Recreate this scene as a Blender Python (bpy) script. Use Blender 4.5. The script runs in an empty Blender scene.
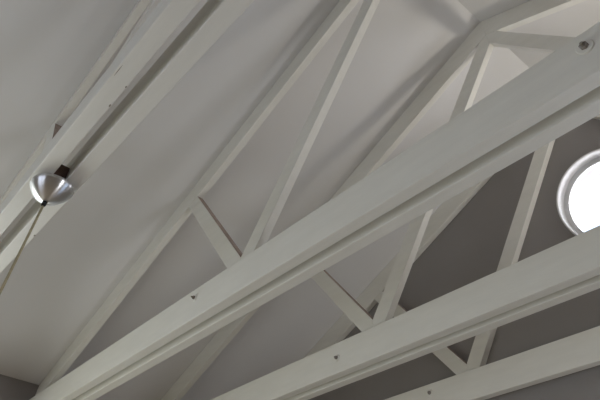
import bpy, bmesh, math, random
from mathutils import Vector, Matrix
random.seed(7)
S = bpy.context.scene
COL = S.collection
PI = math.pi

# ------------------------------------------------------------------ camera
EYE = 1.6                                   # eye height above the floor
RIGHT = Vector((0.6554329, 0.7546711, 0.02965))
UP = Vector((0.5614245, -0.5131061, 0.6492493))
FWD = Vector((-0.5051833, 0.4088931, 0.7599975))
cd = bpy.data.cameras.new('camera')
cd.sensor_fit = 'HORIZONTAL'
cd.sensor_width = 36.0
cd.lens = 501.93 / 600 * 36.0
cd.shift_y = -(200 - 93.87) / 600   # the photograph is the lower part of a taller frame
cd.clip_start = 0.02
cam = bpy.data.objects.new('camera', cd)
COL.objects.link(cam)
m = Matrix((RIGHT, UP, -FWD)).transposed().to_4x4()
m.translation = (0, 0, EYE)
cam.matrix_world = m
S.camera = cam

# ------------------------------------------------------------------ world, lights, exposure
w = bpy.data.worlds.new('sky')
S.world = w
w.use_nodes = True
bg = w.node_tree.nodes['Background']
bg.inputs[0].default_value = (0.66, 0.79, 1.0, 1)
bg.inputs[1].default_value = 2.0

def area(name, loc, aim, sx, sy, power, color):
    l = bpy.data.lights.new(name, 'AREA')
    l.shape = 'RECTANGLE'
    l.size, l.size_y = sx, sy
    l.energy = power
    l.color = color
    o = bpy.data.objects.new(name, l)
    COL.objects.link(o)
    o.location = loc
    d = Vector(aim) - Vector(loc)
    o.rotation_euler = d.to_track_quat('-Z', 'Y').to_euler()
    return o

# daylight through the openings of the room
area('daylight_front', (-0.9, -3.42, 1.45), (-0.9, -1.0, 0.9), 2.6, 1.5, 12, (1.0, 0.94, 0.88))
area('daylight_left', (-3.95, -0.6, 1.35), (-1.0, -0.4, 1.35), 2.2, 1.4, 42, (0.97, 1.0, 0.88))
area('daylight_right', (2.78, 2.2, 1.35), (0.0, 2.2, 2.5), 0.8, 1.4, 38, (0.97, 0.98, 1.0))
lp = bpy.data.lights.new('daylight_porthole', 'AREA')
lp.shape = 'DISK'
lp.size = 0.50
lp.energy = 6
lp.color = (1.0, 0.95, 0.92)
po = bpy.data.objects.new('daylight_porthole', lp)
COL.objects.link(po)
po.location = (-0.5997, 3.05, 1.827 + EYE)
po.rotation_euler = (-PI / 2, 0, 0)

S.view_settings.view_transform = 'Standard'
S.view_settings.look = 'None'
S.view_settings.gamma = 1.0
S.view_settings.use_curve_mapping = False
S.view_settings.exposure = 0.08
S.cycles.use_denoising = True
S.cycles.max_bounces = 10
S.cycles.diffuse_bounces = 8
S.cycles.sample_clamp_indirect = 4.0

# ------------------------------------------------------------------ materials
def material(name, color, rough=0.5, metal=0.0, var=0.05, scale=6.0, bump=0.0, bscale=60.0, spec=0.3, stretch=None):
    mt = bpy.data.materials.new(name)
    mt.use_nodes = True
    nt = mt.node_tree
    b = nt.nodes['Principled BSDF']
    b.inputs['Roughness'].default_value = rough
    b.inputs['Metallic'].default_value = metal
    b.inputs['Specular IOR Level'].default_value = spec
    tc = nt.nodes.new('ShaderNodeTexCoord')
    vec = tc.outputs['Object']
    if stretch:
        mp = nt.nodes.new('ShaderNodeMapping')
        mp.inputs['Scale'].default_value = stretch
        nt.links.new(vec, mp.inputs['Vector'])
        vec = mp.outputs['Vector']
    n = nt.nodes.new('ShaderNodeTexNoise')
    n.inputs['Scale'].default_value = scale
    n.inputs['Detail'].default_value = 4
    nt.links.new(vec, n.inputs['Vector'])
    r = nt.nodes.new('ShaderNodeValToRGB')
    r.color_ramp.elements[0].position = 0.3
    r.color_ramp.elements[1].position = 0.7
    r.color_ramp.elements[0].color = tuple(c * (1 - var) for c in color) + (1,)
    r.color_ramp.elements[1].color = tuple(min(1, c * (1 + var)) for c in color) + (1,)
    nt.links.new(n.outputs['Fac'], r.inputs['Fac'])
    nt.links.new(r.outputs['Color'], b.inputs['Base Color'])
    if bump:
        n2 = nt.nodes.new('ShaderNodeTexNoise')
        n2.inputs['Scale'].default_value = bscale
        n2.inputs['Detail'].default_value = 3
        nt.links.new(vec, n2.inputs['Vector'])
        bp = nt.nodes.new('ShaderNodeBump')
        bp.inputs['Strength'].default_value = bump
        bp.inputs['Distance'].default_value = 0.004
        nt.links.new(n2.outputs['Fac'], bp.inputs['Height'])
        nt.links.new(bp.outputs['Normal'], b.inputs['Normal'])
    return mt

PAINT = material('cream_painted_timber', (0.71, 0.695, 0.645), 0.5, var=0.03, scale=5, bump=0.12, bscale=30, stretch=(1, 6, 6))
CEIL = material('white_ceiling_paint', (0.66, 0.65, 0.645), 0.85, var=0.02, scale=2, bump=0.05, bscale=90, spec=0.1)
WALL = material('warm_grey_wall_paint', (0.275, 0.258, 0.252), 0.85, var=0.03, scale=3, bump=0.08, bscale=90, spec=0.1)
EDGE = material('brown_timber_edge', (0.33, 0.265, 0.23), 0.8, var=0.15, scale=12, bump=0.2, bscale=40, stretch=(1, 6, 1))
BARE = material('bare_brown_timber', (0.11, 0.07, 0.055), 0.8, var=0.35, scale=25, bump=0.4, bscale=50)
STEEL = material('dull_painted_steel', (0.24, 0.215, 0.19), 0.5, metal=0.3, var=0.15, scale=40)
TRIM = material('white_window_trim', (0.66, 0.66, 0.67), 0.4, var=0.01)
FLOORM = material('oak_floor_boards', (0.42, 0.335, 0.25), 0.45, var=0.25, scale=4, bump=0.1, bscale=20, stretch=(1, 9, 1))
BLACK = material('black_rubber', (0.012, 0.012, 0.013), 0.5, var=0.1)
CABLE = material('beige_fabric_cable', (0.42, 0.37, 0.24), 0.7, var=0.15, scale=80)
CRACK = material('flaked_paint_wood', (0.30, 0.27, 0.22), 0.9, var=0.2, scale=60)

ALU = bpy.data.materials.new('spun_aluminium')
ALU.use_nodes = True
nt = ALU.node_tree
b = nt.nodes['Principled BSDF']
b.inputs['Base Color'].default_value = (0.74, 0.74, 0.75, 1)
b.inputs['Metallic'].default_value = 1.0
b.inputs['Roughness'].default_value = 0.34
b.inputs['Anisotropic'].default_value = 0.9
b.inputs['Anisotropic Rotation'].default_value = 0.25
tg = nt.nodes.new('ShaderNodeTangent')
tg.direction_type = 'RADIAL'
tg.axis = 'Z'
nt.links.new(tg.outputs[0], b.inputs['Tangent'])
wv = nt.nodes.new('ShaderNodeTexWave')
wv.wave_type = 'RINGS'
wv.rings_direction = 'Z'
wv.inputs['Scale'].default_value = 220
tcn = nt.nodes.new('ShaderNodeTexCoord')
nt.links.new(tcn.outputs['Object'], wv.inputs['Vector'])
bpn = nt.nodes.new('ShaderNodeBump')
bpn.inputs['Strength'].default_value = 0.03
bpn.inputs['Distance'].default_value = 0.001
nt.links.new(wv.outputs['Fac'], bpn.inputs['Height'])
nt.links.new(bpn.outputs['Normal'], b.inputs['Normal'])

GLASS = bpy.data.materials.new('clear_window_glass')
GLASS.use_nodes = True
nt = GLASS.node_tree
nt.nodes.remove(nt.nodes['Principled BSDF'])
tr = nt.nodes.new('ShaderNodeBsdfTransparent')
tr.inputs[0].default_value = (0.97, 0.98, 1.0, 1)
gl = nt.nodes.new('ShaderNodeBsdfGlossy')
gl.inputs['Roughness'].default_value = 0.02
fr = nt.nodes.new('ShaderNodeFresnel')
fr.inputs[0].default_value = 1.3
mx = nt.nodes.new('ShaderNodeMixShader')
nt.links.new(fr.outputs[0], mx.inputs[0])
nt.links.new(tr.outputs[0], mx.inputs[1])
nt.links.new(gl.outputs[0], mx.inputs[2])
nt.links.new(mx.outputs[0], nt.nodes['Material Output'].inputs[0])

# ------------------------------------------------------------------ helpers
def obj(name, bm, mat, parent=None, bevel=0.0, smooth=False):
    bmesh.ops.recalc_face_normals(bm, faces=bm.faces)
    me = bpy.data.meshes.new(name)
    bm.to_mesh(me)
    bm.free()
    if smooth:
        for p in me.polygons:
            p.use_smooth = True
    me.materials.append(mat)
    o = bpy.data.objects.new(name, me)
    COL.objects.link(o)
    if parent:
        o.parent = parent
    if bevel:
        md = o.modifiers.new('bevel', 'BEVEL')
        md.width = bevel
        md.segments = 2
        md.limit_method = 'ANGLE'
    return o

def thing(name, loc, label, cat, group=None):
    o = bpy.data.objects.new(name, None)
    o.empty_display_size = 0.1
    COL.objects.link(o)
    o.location = loc
    o['label'] = label
    o['category'] = cat
    if group:
        o['group'] = group
    return o

def struct(name, bm, mat):
    o = obj(name, bm, mat)
    o['kind'] = 'structure'
    return o

def add_box(bm, lo, hi):
    v = [bm.verts.new((x, y, z)) for x in (lo[0], hi[0]) for y in (lo[1], hi[1]) for z in (lo[2], hi[2])]
    for f in ((0, 1, 3, 2), (4, 6, 7, 5), (0, 4, 5, 1), (2, 3, 7, 6), (0, 2, 6, 4), (1, 5, 7, 3)):
        bm.faces.new([v[i] for i in f])
    return bm

def prism(pts, y0, y1):
    """polygon in the XZ plane, extruded along Y"""
    bm = bmesh.new()
    a = [bm.verts.new((x, y0, z)) for x, z in pts]
    c = [bm.verts.new((x, y1, z)) for x, z in pts]
    bm.faces.new(a)
    bm.faces.new(list(reversed(c)))
    n = len(pts)
    for i in range(n):
        j = (i + 1) % n
        bm.faces.new((a[i], c[i], c[j], a[j]))
    return bm

def lathe(profile, seg=64, axis='Z', close=False):
    """profile of (radius, height); axis Z or Y"""
    bm = bmesh.new()
    rings = []
    for r, h in profile:
        ring = []
        for i in range(seg):
            t = 2 * PI * i / seg
            p = (r * math.cos(t), r * math.sin(t), h) if axis == 'Z' else (r * math.cos(t), h, r * math.sin(t))
            ring.append(bm.verts.new(p))
        rings.append(ring)
    pairs = list(zip(rings, rings[1:]))
    if close:
        pairs.append((rings[-1], rings[0]))
    for a, c in pairs:
        for i in range(seg):
            j = (i + 1) % seg
            bm.faces.new((a[i], a[j], c[j], c[i]))
    if not close:
        bm.faces.new(rings[0])
        bm.faces.new(rings[-1])
    return bm

def tube(pts, r, seg=10):
    bm = bmesh.new()
    rings = []
    for i, p in enumerate(pts):
        p = Vector(p)
        d = (Vector(pts[min(i + 1, len(pts) - 1)]) - Vector(pts[max(i - 1, 0)])).normalized()
        a = d.orthogonal().normalized()
        if rings:
            a = (last - d * last.dot(d)).normalized()
        last = a
        c = d.cross(a)
        rings.append([bm.verts.new(p + r * (math.cos(2 * PI * k / seg) * a + math.sin(2 * PI * k / seg) * c)) for k in range(seg)])
    for a, c in zip(rings, rings[1:]):
        for k in range(seg):
            j = (k + 1) % seg
            bm.faces.new((a[k], a[j], c[j], c[k]))
    bm.faces.new(rings[0])
    bm.faces.new(rings[-1])
    return bm

# ------------------------------------------------------------------ room dimensions (metres)
XR = -0.5997                    # ridge
ZR = 2.7397 + EYE
SLOPE = 0.4284
HALF = 3.4347
XL, XE = XR - HALF, XR + HALF   # left and right wall faces
ZE = ZR - SLOPE * HALF          # eaves
YW = 2.7451                     # gable wall face
YF = -3.5
TW = 0.22                       # wall thickness

def zc(x):
    return ZR - SLOPE * abs(x - XR)

# floor
bm = bmesh.new()
add_box(bm, (XL - TW, YF - TW, -0.12), (XE + TW, YW + TW, 0.0))
struct('floor', bm, FLOORM)

# ceiling: two slopes meeting at the ridge
up = 0.15
pts = [(XL - TW, ZE - SLOPE * TW), (XR, ZR), (XE + TW, ZE - SLOPE * TW),
       (XE + TW, ZE - SLOPE * TW + up), (XR, ZR + up), (XL - TW, ZE - SLOPE * TW + up)]
struct('ceiling', prism(pts, YF - TW, YW + TW), CEIL)

# side walls and front wall with openings
def wall_opening(name, axis, at, u0, u1, ztop, holes, sign):
    """axis-aligned wall cut into boxes round rectangular openings (u0,u1,z0,z1)"""
    bm = bmesh.new()
    us = sorted(set([u0, u1] + [h[0] for h in holes] + [h[1] for h in holes]))
    for a, c in zip(us, us[1:]):
        mid = (a + c) / 2
        spans = [(0.0, ztop)]
        for h in holes:
            if h[0] <= mid <= h[1]:
                spans = [(0.0, h[2]), (h[3], ztop)]
        for z0, z1 in spans:
            if axis == 'x':
                add_box(bm, (min(at, at + sign * TW), a, z0), (max(at, at + sign * TW), c, z1))
            else:
                add_box(bm, (a, min(at, at + sign * TW), z0), (c, max(at, at + sign * TW), z1))
    return struct(name, bm, WALL)

wall_opening('wall_left', 'x', XL, YF, YW, ZE - 0.002, [(-1.7, 0.5, 0.65, 2.05)], -1)
wall_opening('wall_right', 'x', XE, YF, YW, ZE - 0.002, [(1.8, 2.6, 0.65, 2.05)], 1)

# front wall behind the camera: gable with a wide window
bm = bmesh.new()
wx0, wx1, wz0, wz1 = -2.2, 0.4, 0.7, 2.2
def add_prism(bm, pts, y0, y1):
    a = [bm.verts.new((x, y0, z)) for x, z in pts]
    c = [bm.verts.new((x, y1, z)) for x, z in pts]
    bm.faces.new(a)
    bm.faces.new(list(reversed(c)))
    for i in range(len(pts)):
        j = (i + 1) % len(pts)
        bm.faces.new((a[i], c[i], c[j], a[j]))
add_prism(bm, [(XL, 0), (wx0, 0), (wx0, zc(wx0)), (XL, zc(XL))], YF - TW, YF)
add_prism(bm, [(wx1, 0), (XE, 0), (XE, zc(XE)), (wx1, zc(wx1))], YF - TW, YF)
add_prism(bm, [(wx0, 0), (wx1, 0), (wx1, wz0), (wx0, wz0)], YF - TW, YF)
add_prism(bm, [(wx0, wz1), (wx1, wz1), (wx1, zc(wx1)), (XR, ZR), (wx0, zc(wx0))], YF - TW, YF)
struct('wall_front', bm, WALL)

# gable wall with the round hole
WZ = 1.827 + EYE
WR = 0.290                      # hole radius
ZD = 2.3                        # head height of the glazed opening below
outer = [(XL, ZD), (XE, ZD), (XE, ZE), (XR, ZR), (XL, ZE)]
angs = [2 * PI * i / 64 for i in range(64)] + [math.atan2(z - WZ, x - XR) % (2 * PI) for x, z in outer]
angs = sorted(set(round(a, 6) for a in angs))
def hit(a):
    dx, dz = math.cos(a), math.sin(a)
    best = None
    for (x0, z0), (x1, z1) in zip(outer, outer[1:] + outer[:1]):
        ex, ez = x1 - x0, z1 - z0
        den = dx * ez - dz * ex
        if abs(den) < 1e-9:
            continue
        t = ((x0 - XR) * ez - (z0 - WZ) * ex) / den
        u = ((x0 - XR) * dz - (z0 - WZ) * dx) / den
        if t > 0 and -1e-6 <= u <= 1 + 1e-6 and (best is None or t < best):
            best = t
    return (XR + best * dx, WZ + best * dz)
bm = bmesh.new()
rings = []
for y, rad in ((YW, None), (YW, WR), (YW + TW, WR), (YW + TW, None)):
    rings.append([bm.verts.new((hit(a)[0], y, hit(a)[1]) if rad is None else
                               (XR + rad * math.cos(a), y, WZ + rad * math.sin(a))) for a in angs])
rings.append(rings[0])
for a, c in zip(rings, rings[1:]):
    for i in range(len(angs)):
        j = (i + 1) % len(angs)
        bm.faces.new((a[i], a[j], c[j], c[i]))
for lo, hi in (((XL, YW, 0), (0.0, YW + TW, ZD)), ((1.8, YW, 0), (XE, YW + TW, ZD)),
               ((0.0, YW, 0), (1.8, YW + TW, 0.25))):
    add_box(bm, lo, hi)
struct('wall_back', bm, WALL)

# round window: rounded liner ring, inner frame and pane
bm = lathe([(WR + 0.010, 0.0005), (WR + 0.009, -0.006), (WR + 0.004, -0.009), (WR - 0.001, -0.007),
            (WR - 0.003, 0.0), (WR - 0.005, 0.055), (WR - 0.030, 0.055), (WR - 0.034, 0.059),
            (WR - 0.034, 0.085), (WR - 0.001, 0.085), (WR - 0.001, 0.0005)], 96, 'Y', close=True)
win = obj('window_1', bm, TRIM, smooth=False)
win.location = (XR, YW - 0.0005, WZ)
win['kind'] = 'structure'
bm = lathe([(WR - 0.034, 0.061), (WR - 0.034, 0.067)], 96, 'Y')
obj('pane', bm, GLASS, win)

def rect_window(name, axis, at, u0, u1, z0, z1):
    bm = bmesh.new()
    fw, d = 0.06, 0.05
    def bar(a, c, lo, hi):
        if axis == 'x':
            add_box(bm, (at, a, lo), (at + d, c, hi))
        else:
            add_box(bm, (a, at, lo), (c, at + d, hi))
    bar(u0, u0 + fw, z0, z1)
    bar(u1 - fw, u1, z0, z1)
    bar(u0 + fw, u1 - fw, z0, z0 + fw)
    bar(u0 + fw, u1 - fw, z1 - fw, z1)
    mid = (u0 + u1) / 2
    bar(mid - 0.03, mid + 0.03, z0 + fw, z1 - fw)
    o = obj(name, bm, TRIM)
    o['kind'] = 'structure'
    bm = bmesh.new()
    if axis == 'x':
        add_box(bm, (at + 0.02, u0 + fw, z0 + fw), (at + 0.026, u1 - fw, z1 - fw))
    else:
        add_box(bm, (u0 + fw, at + 0.02, z0 + fw), (u1 - fw, at + 0.026, z1 - fw))
    obj('pane', bm, GLASS, o)
rect_window('window_2', 'x', XL - 0.18, -1.7, 0.5, 0.65, 2.05)
rect_window('window_4', 'x', XE + 0.13, 1.8, 2.6, 0.65, 2.05)
rect_window('window_5', 'y', YW + 0.12, 0.0, 1.8, 0.25, ZD)
rect_window('window_3', 'y', YF - 0.18, wx0, wx1, wz0, wz1)

# ------------------------------------------------------------------ roof trusses
T, G = 0.0503, 0.0414           # plank thickness, gap (= web thickness)
ZB, ZT = 1.0 + EYE, 1.1461 + EYE
HC = 0.1452                     # vertical depth of the sloping top chord
XV = -1.702                     # where the two webs meet on the left, inner edges
WW = 0.085                      # web width
GRP = 'cream roof trusses under the ceiling'

def line_x(p, q, z):
    return p[0] + (q[0] - p[0]) * (z - p[1]) / (q[1] - p[1])

def cut_below_chord(poly):
    """keep the part of a convex polygon that lies below the underside of the top chords"""
    f = lambda p, s: zc_side(p[0], s) - HC - p[1]
    out = poly
    for s in (-1, 1):
        src, out = out, []
        for i in range(len(src)):
            p, q = src[i], src[(i + 1) % len(src)]
            a, c = f(p, s), f(q, s)
            if a >= 0:
                out.append(p)
            if a * c < 0:
                t = a / (a - c)
                out.append((p[0] + t * (q[0] - p[0]), p[1] + t * (q[1] - p[1])))
    return out

def zc_side(x, s):
    return ZR + SLOPE * (x - XR) if s < 0 else ZR - SLOPE * (x - XR)

def strip(p, q, width, side):
    """strip of given width with one edge through p-q; side picks which side"""
    d = Vector((q[0] - p[0], q[1] - p[1])).normalized()
    n = Vector((d.y, -d.x)) * side * width
    e = d * 0.6
    p2, q2 = Vector(p), Vector(q) + e
    return [tuple(p2), tuple(q2), tuple(q2 + n), tuple(p2 + n)]

def clip_z(poly, z):
    out = []
    for i in range(len(poly)):
        p, q = poly[i], poly[(i + 1) % len(poly)]
        a, c = p[1] - z, q[1] - z
        if a >= 0:
            out.append(p)
        if a * c < 0:
            t = a / (a - c)
            out.append((p[0] + t * (q[0] - p[0]), z))
    return out

def clip_x(poly, x, keep):
    out = []
    for i in range(len(poly)):
        p, q = poly[i], poly[(i + 1) % len(poly)]
        a, c = (p[0] - x) * keep, (q[0] - x) * keep
        if a >= 0:
            out.append(p)
        if a * c < 0:
            t = a / (a - c)
            out.append((x, p[1] + t * (q[1] - p[1])))
    return out

def bolt(name, loc, r, parent, turn=0.0):
    r *= 1.25
    x, y, z = loc
    bm = lathe([(r, 0.0), (r, -0.0025), (r * 0.94, -0.004), (r * 0.3, -0.004)], 28, 'Y')
    o = obj(name, bm, PAINT, parent, smooth=False)
    o.location = (x - parent.location.x, y - parent.location.y, z - parent.location.z)
    bm = lathe([(r * 0.52, -0.003), (r * 0.52, -0.0105), (r * 0.42, -0.0125)], 6, 'Y')
    h = obj('bolt_head', bm, STEEL, o)
    h.rotation_euler = (0, turn, 0)
    bm = lathe([(r * 0.22, -0.0125), (r * 0.22, -0.019), (r * 0.15, -0.0205)], 12, 'Y')
    obj('thread_end', bm, STEEL, h)
    return o

def truss(y, label, single=False, bolts=(), web_low=1.02):
    root = thing('roof_truss', (XR, y, ZB), label, 'roof truss', GRP)
    def part(name, bm, mat=PAINT, parent=root, bevel=0.0):
        bmesh.ops.translate(bm, verts=bm.verts, vec=-root.location)
        return obj(name, bm, mat, parent, bevel)
    e = 0.001
    t = T
    bm = bmesh.new()
    rise = 0.012 if single else 0.0
    add_box(bm, (XL + e, y, ZB + rise), (XE - e, y + t, ZT + rise * 0.7))
    part('bottom_chord', bm, bevel=0.003)
    y0, y1 = y + t, y + t + G
    if not single:
        bm = bmesh.new()
        add_box(bm, (XL + e, y1, ZB), (XE - e, y1 + t, ZT))
        part('bottom_chord', bm, bevel=0.003)
    else:
        y1 = YW - 0.001
    # sloping top chords against the ceiling
    ce = 0.001
    for s in (-1, 1):
        xe = XL + e if s < 0 else XE - e
        part('top_chord', prism([(XR, ZR - ce), (xe, zc(xe) - ce), (xe, zc(xe) - HC), (XR, ZR - HC)], y0, y1), bevel=0.002)
    # webs: outer pair from the top chords, inner pair from the peak
    vz = 1.2121 + EYE
    for s in (-1, 1):
        mir = (lambda P: P) if s < 0 else (lambda P: [(2 * XR - x, z) for x, z in P])
        jt = (-2.316, 1.926 + EYE)
        ap = (-0.680, 2.541 + EYE)
        V = (XV, vz)
        # extend edges down into the bottom chord
        def low(a, c, z):
            return (line_x(a, c, z), z)
        zl = web_low + EYE
        # outer web: upper edge through V and jt
        P = strip(low(V, jt, zl - 0.2), jt, WW, -1)
        P = clip_z(P, zl)
        P = clip_x(P, XV, -1)
        P = cut_below_chord(P)
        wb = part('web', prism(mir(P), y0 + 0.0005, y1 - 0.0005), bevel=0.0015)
        wb.data.materials.append(EDGE)          # the upper edge gets a darker brown than the other faces
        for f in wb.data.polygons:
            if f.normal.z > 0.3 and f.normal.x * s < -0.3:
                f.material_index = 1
        # inner web: upper edge through V and ap
        P = strip(low(V, ap, zl - 0.2), ap, WW, 1)
        P = clip_z(P, zl)
        P = clip_x(P, XV, 1)
        P = clip_x(P, XR, -1)
        P = cut_below_chord(P)
        part('web', prism(mir(P), y0 + 0.0005, y1 - 0.0005), bevel=0.0015)
    for i, (bx, bz, r) in enumerate(bolts):
        bolt('bolt', (bx, y, bz + EYE), r, root, 0.4 + i)
    return root

YA, YB, YC, YD = 0.1373, 1.0317, 1.8717, 2.6471
ta = truss(YA, 'cream roof truss carrying the silver pendant lamp, at far left', web_low=1.012)
tb = truss(YB, 'cream roof truss whose long beam crosses the middle, next after the one with the lamp',
           bolts=[(-1.9538, 1.0991, 0.013), (-0.1053, 1.0943, 0.019)])
tc_ = truss(YC, 'cream roof truss showing its peak joint top right, one before the wall truss',
            bolts=[(-1.917, 1.0716, 0.014)])
td = truss(YD, 'cream single-beam roof truss fixed flat against the grey gable wall', single=True,
           bolts=[(-1.9487, 1.1074, 0.016)])

# small chips and a split in the paint of the near beam
def chip(root, x, y, lx, ly):
    bm = bmesh.new()
    n = 9
    a = []
    for i in range(n):
        t = 2 * PI * i / n
        r = 0.7 + 0.3 * random.random()
        a.append((x + lx * r * math.cos(t) - root.location.x, y + ly * r * math.sin(t) - root.location.y))
    lo = [bm.verts.new((p[0], p[1], -0.0004)) for p in a]
    hi = [bm.verts.new((p[0], p[1], 0.0004)) for p in a]
    bm.faces.new(lo)
    bm.faces.new(list(reversed(hi)))
    for i in range(n):
        j = (i + 1) % n
        bm.faces.new((lo[i], hi[i], hi[j], lo[j]))
    obj('paint_chip', bm, CRACK, root)
chip(ta, -0.918, YA + 0.006, 0.030, 0.0012)
chip(ta, -1.045, YA + T - 0.0035, 0.007, 0.003)
chip(ta, -0.955, YA + T - 0.0030, 0.005, 0.0025)
chip(ta, -1.800, YA + 2 * T + G - 0.004, 0.008, 0.0035)

# ------------------------------------------------------------------ pendant lamp on the near truss
LX, LY = -1.470, YA + T + G / 2
pend = thing('pendant_light', (LX, LY, ZB), 'silver domed pendant lamp fitting hanging under the near cream truss beam', 'lamp')
R = 0.066
prof = [(0.008, -0.073), (0.012, -0.072)]
for i in range(1, 15):
    a = i / 14 * PI / 2
    q = i / 14
    prof.append((0.012 + (R - 0.012) * (0.55 * q + 0.45 * math.sin(a)), -0.072 + 0.050 * (0.45 * q + 0.55 * (1 - math.cos(a)))))
prof += [(R, -0.017), (R - 0.003, -0.012), (0.03, -0.010), (0.028, -0.001)]
can = obj('canopy', lathe(prof, 72), ALU, pend, smooth=True)
obj('cable_grip', lathe([(0.0075, -0.071), (0.0075, -0.083), (0.006, -0.087), (0.004, -0.089)], 20), BLACK, pend, smooth=True)
cab = [(0, 0, -0.086)]
for i in range(1, 13):
    cab.append((0.12 * i / 12, -0.01 * i / 12, -0.086 - 0.75 * i / 12))
obj('cable', tube(cab, 0.0038), CABLE, pend, smooth=True)
# brown mounting block in the gap between the two planks, with its hook
bm = bmesh.new()
add_box(bm, (-0.03, -G / 2 + 0.001, 0.012), (0.024, G / 2 - 0.001, 0.06))
obj('mounting_block', bm, BARE, pend, bevel=0.004)

# ------------------------------------------------------------------ wall uplight on the gable, right of the round window
UX, UZ = 0.72, 2.50
wl = thing('wall_light', (UX, YW, UZ), 'small white bowl uplight on the grey gable wall, right of the round window', 'wall lamp')
bm = bmesh.new()
add_box(bm, (-0.05, -0.018, -0.10), (0.05, -0.001, 0.04))
obj('back_plate', bm, TRIM, wl, bevel=0.004)
prof = []
for i in range(0, 11):
    a = i / 10 * PI / 2
    prof.append((0.012 + 0.098 * math.sin(a), -0.11 * math.cos(a)))
for i in range(10, -1, -1):
    a = i / 10 * PI / 2
    prof.append((0.008 + 0.096 * math.sin(a), -0.104 * math.cos(a)))
bowl = obj('bowl_shade', lathe(prof, 40, close=True), TRIM, wl, smooth=True)
bowl.location = (0, -0.135, 0.03)
obj('arm', tube([(0, -0.016, -0.07), (0, -0.08, -0.085), (0, -0.135, -0.078)], 0.008), TRIM, wl, smooth=True)
l = bpy.data.lights.new('wall_light_lamp', 'AREA')
l.shape = 'DISK'
l.size = 0.19
l.energy = 16
l.color = (1.0, 0.93, 0.80)
lo_ = bpy.data.objects.new('wall_light_lamp', l)
COL.objects.link(lo_)
lo_.parent = wl
lo_.location = (0, -0.135, 0.02)
lo_.rotation_euler = (PI, 0, 0)
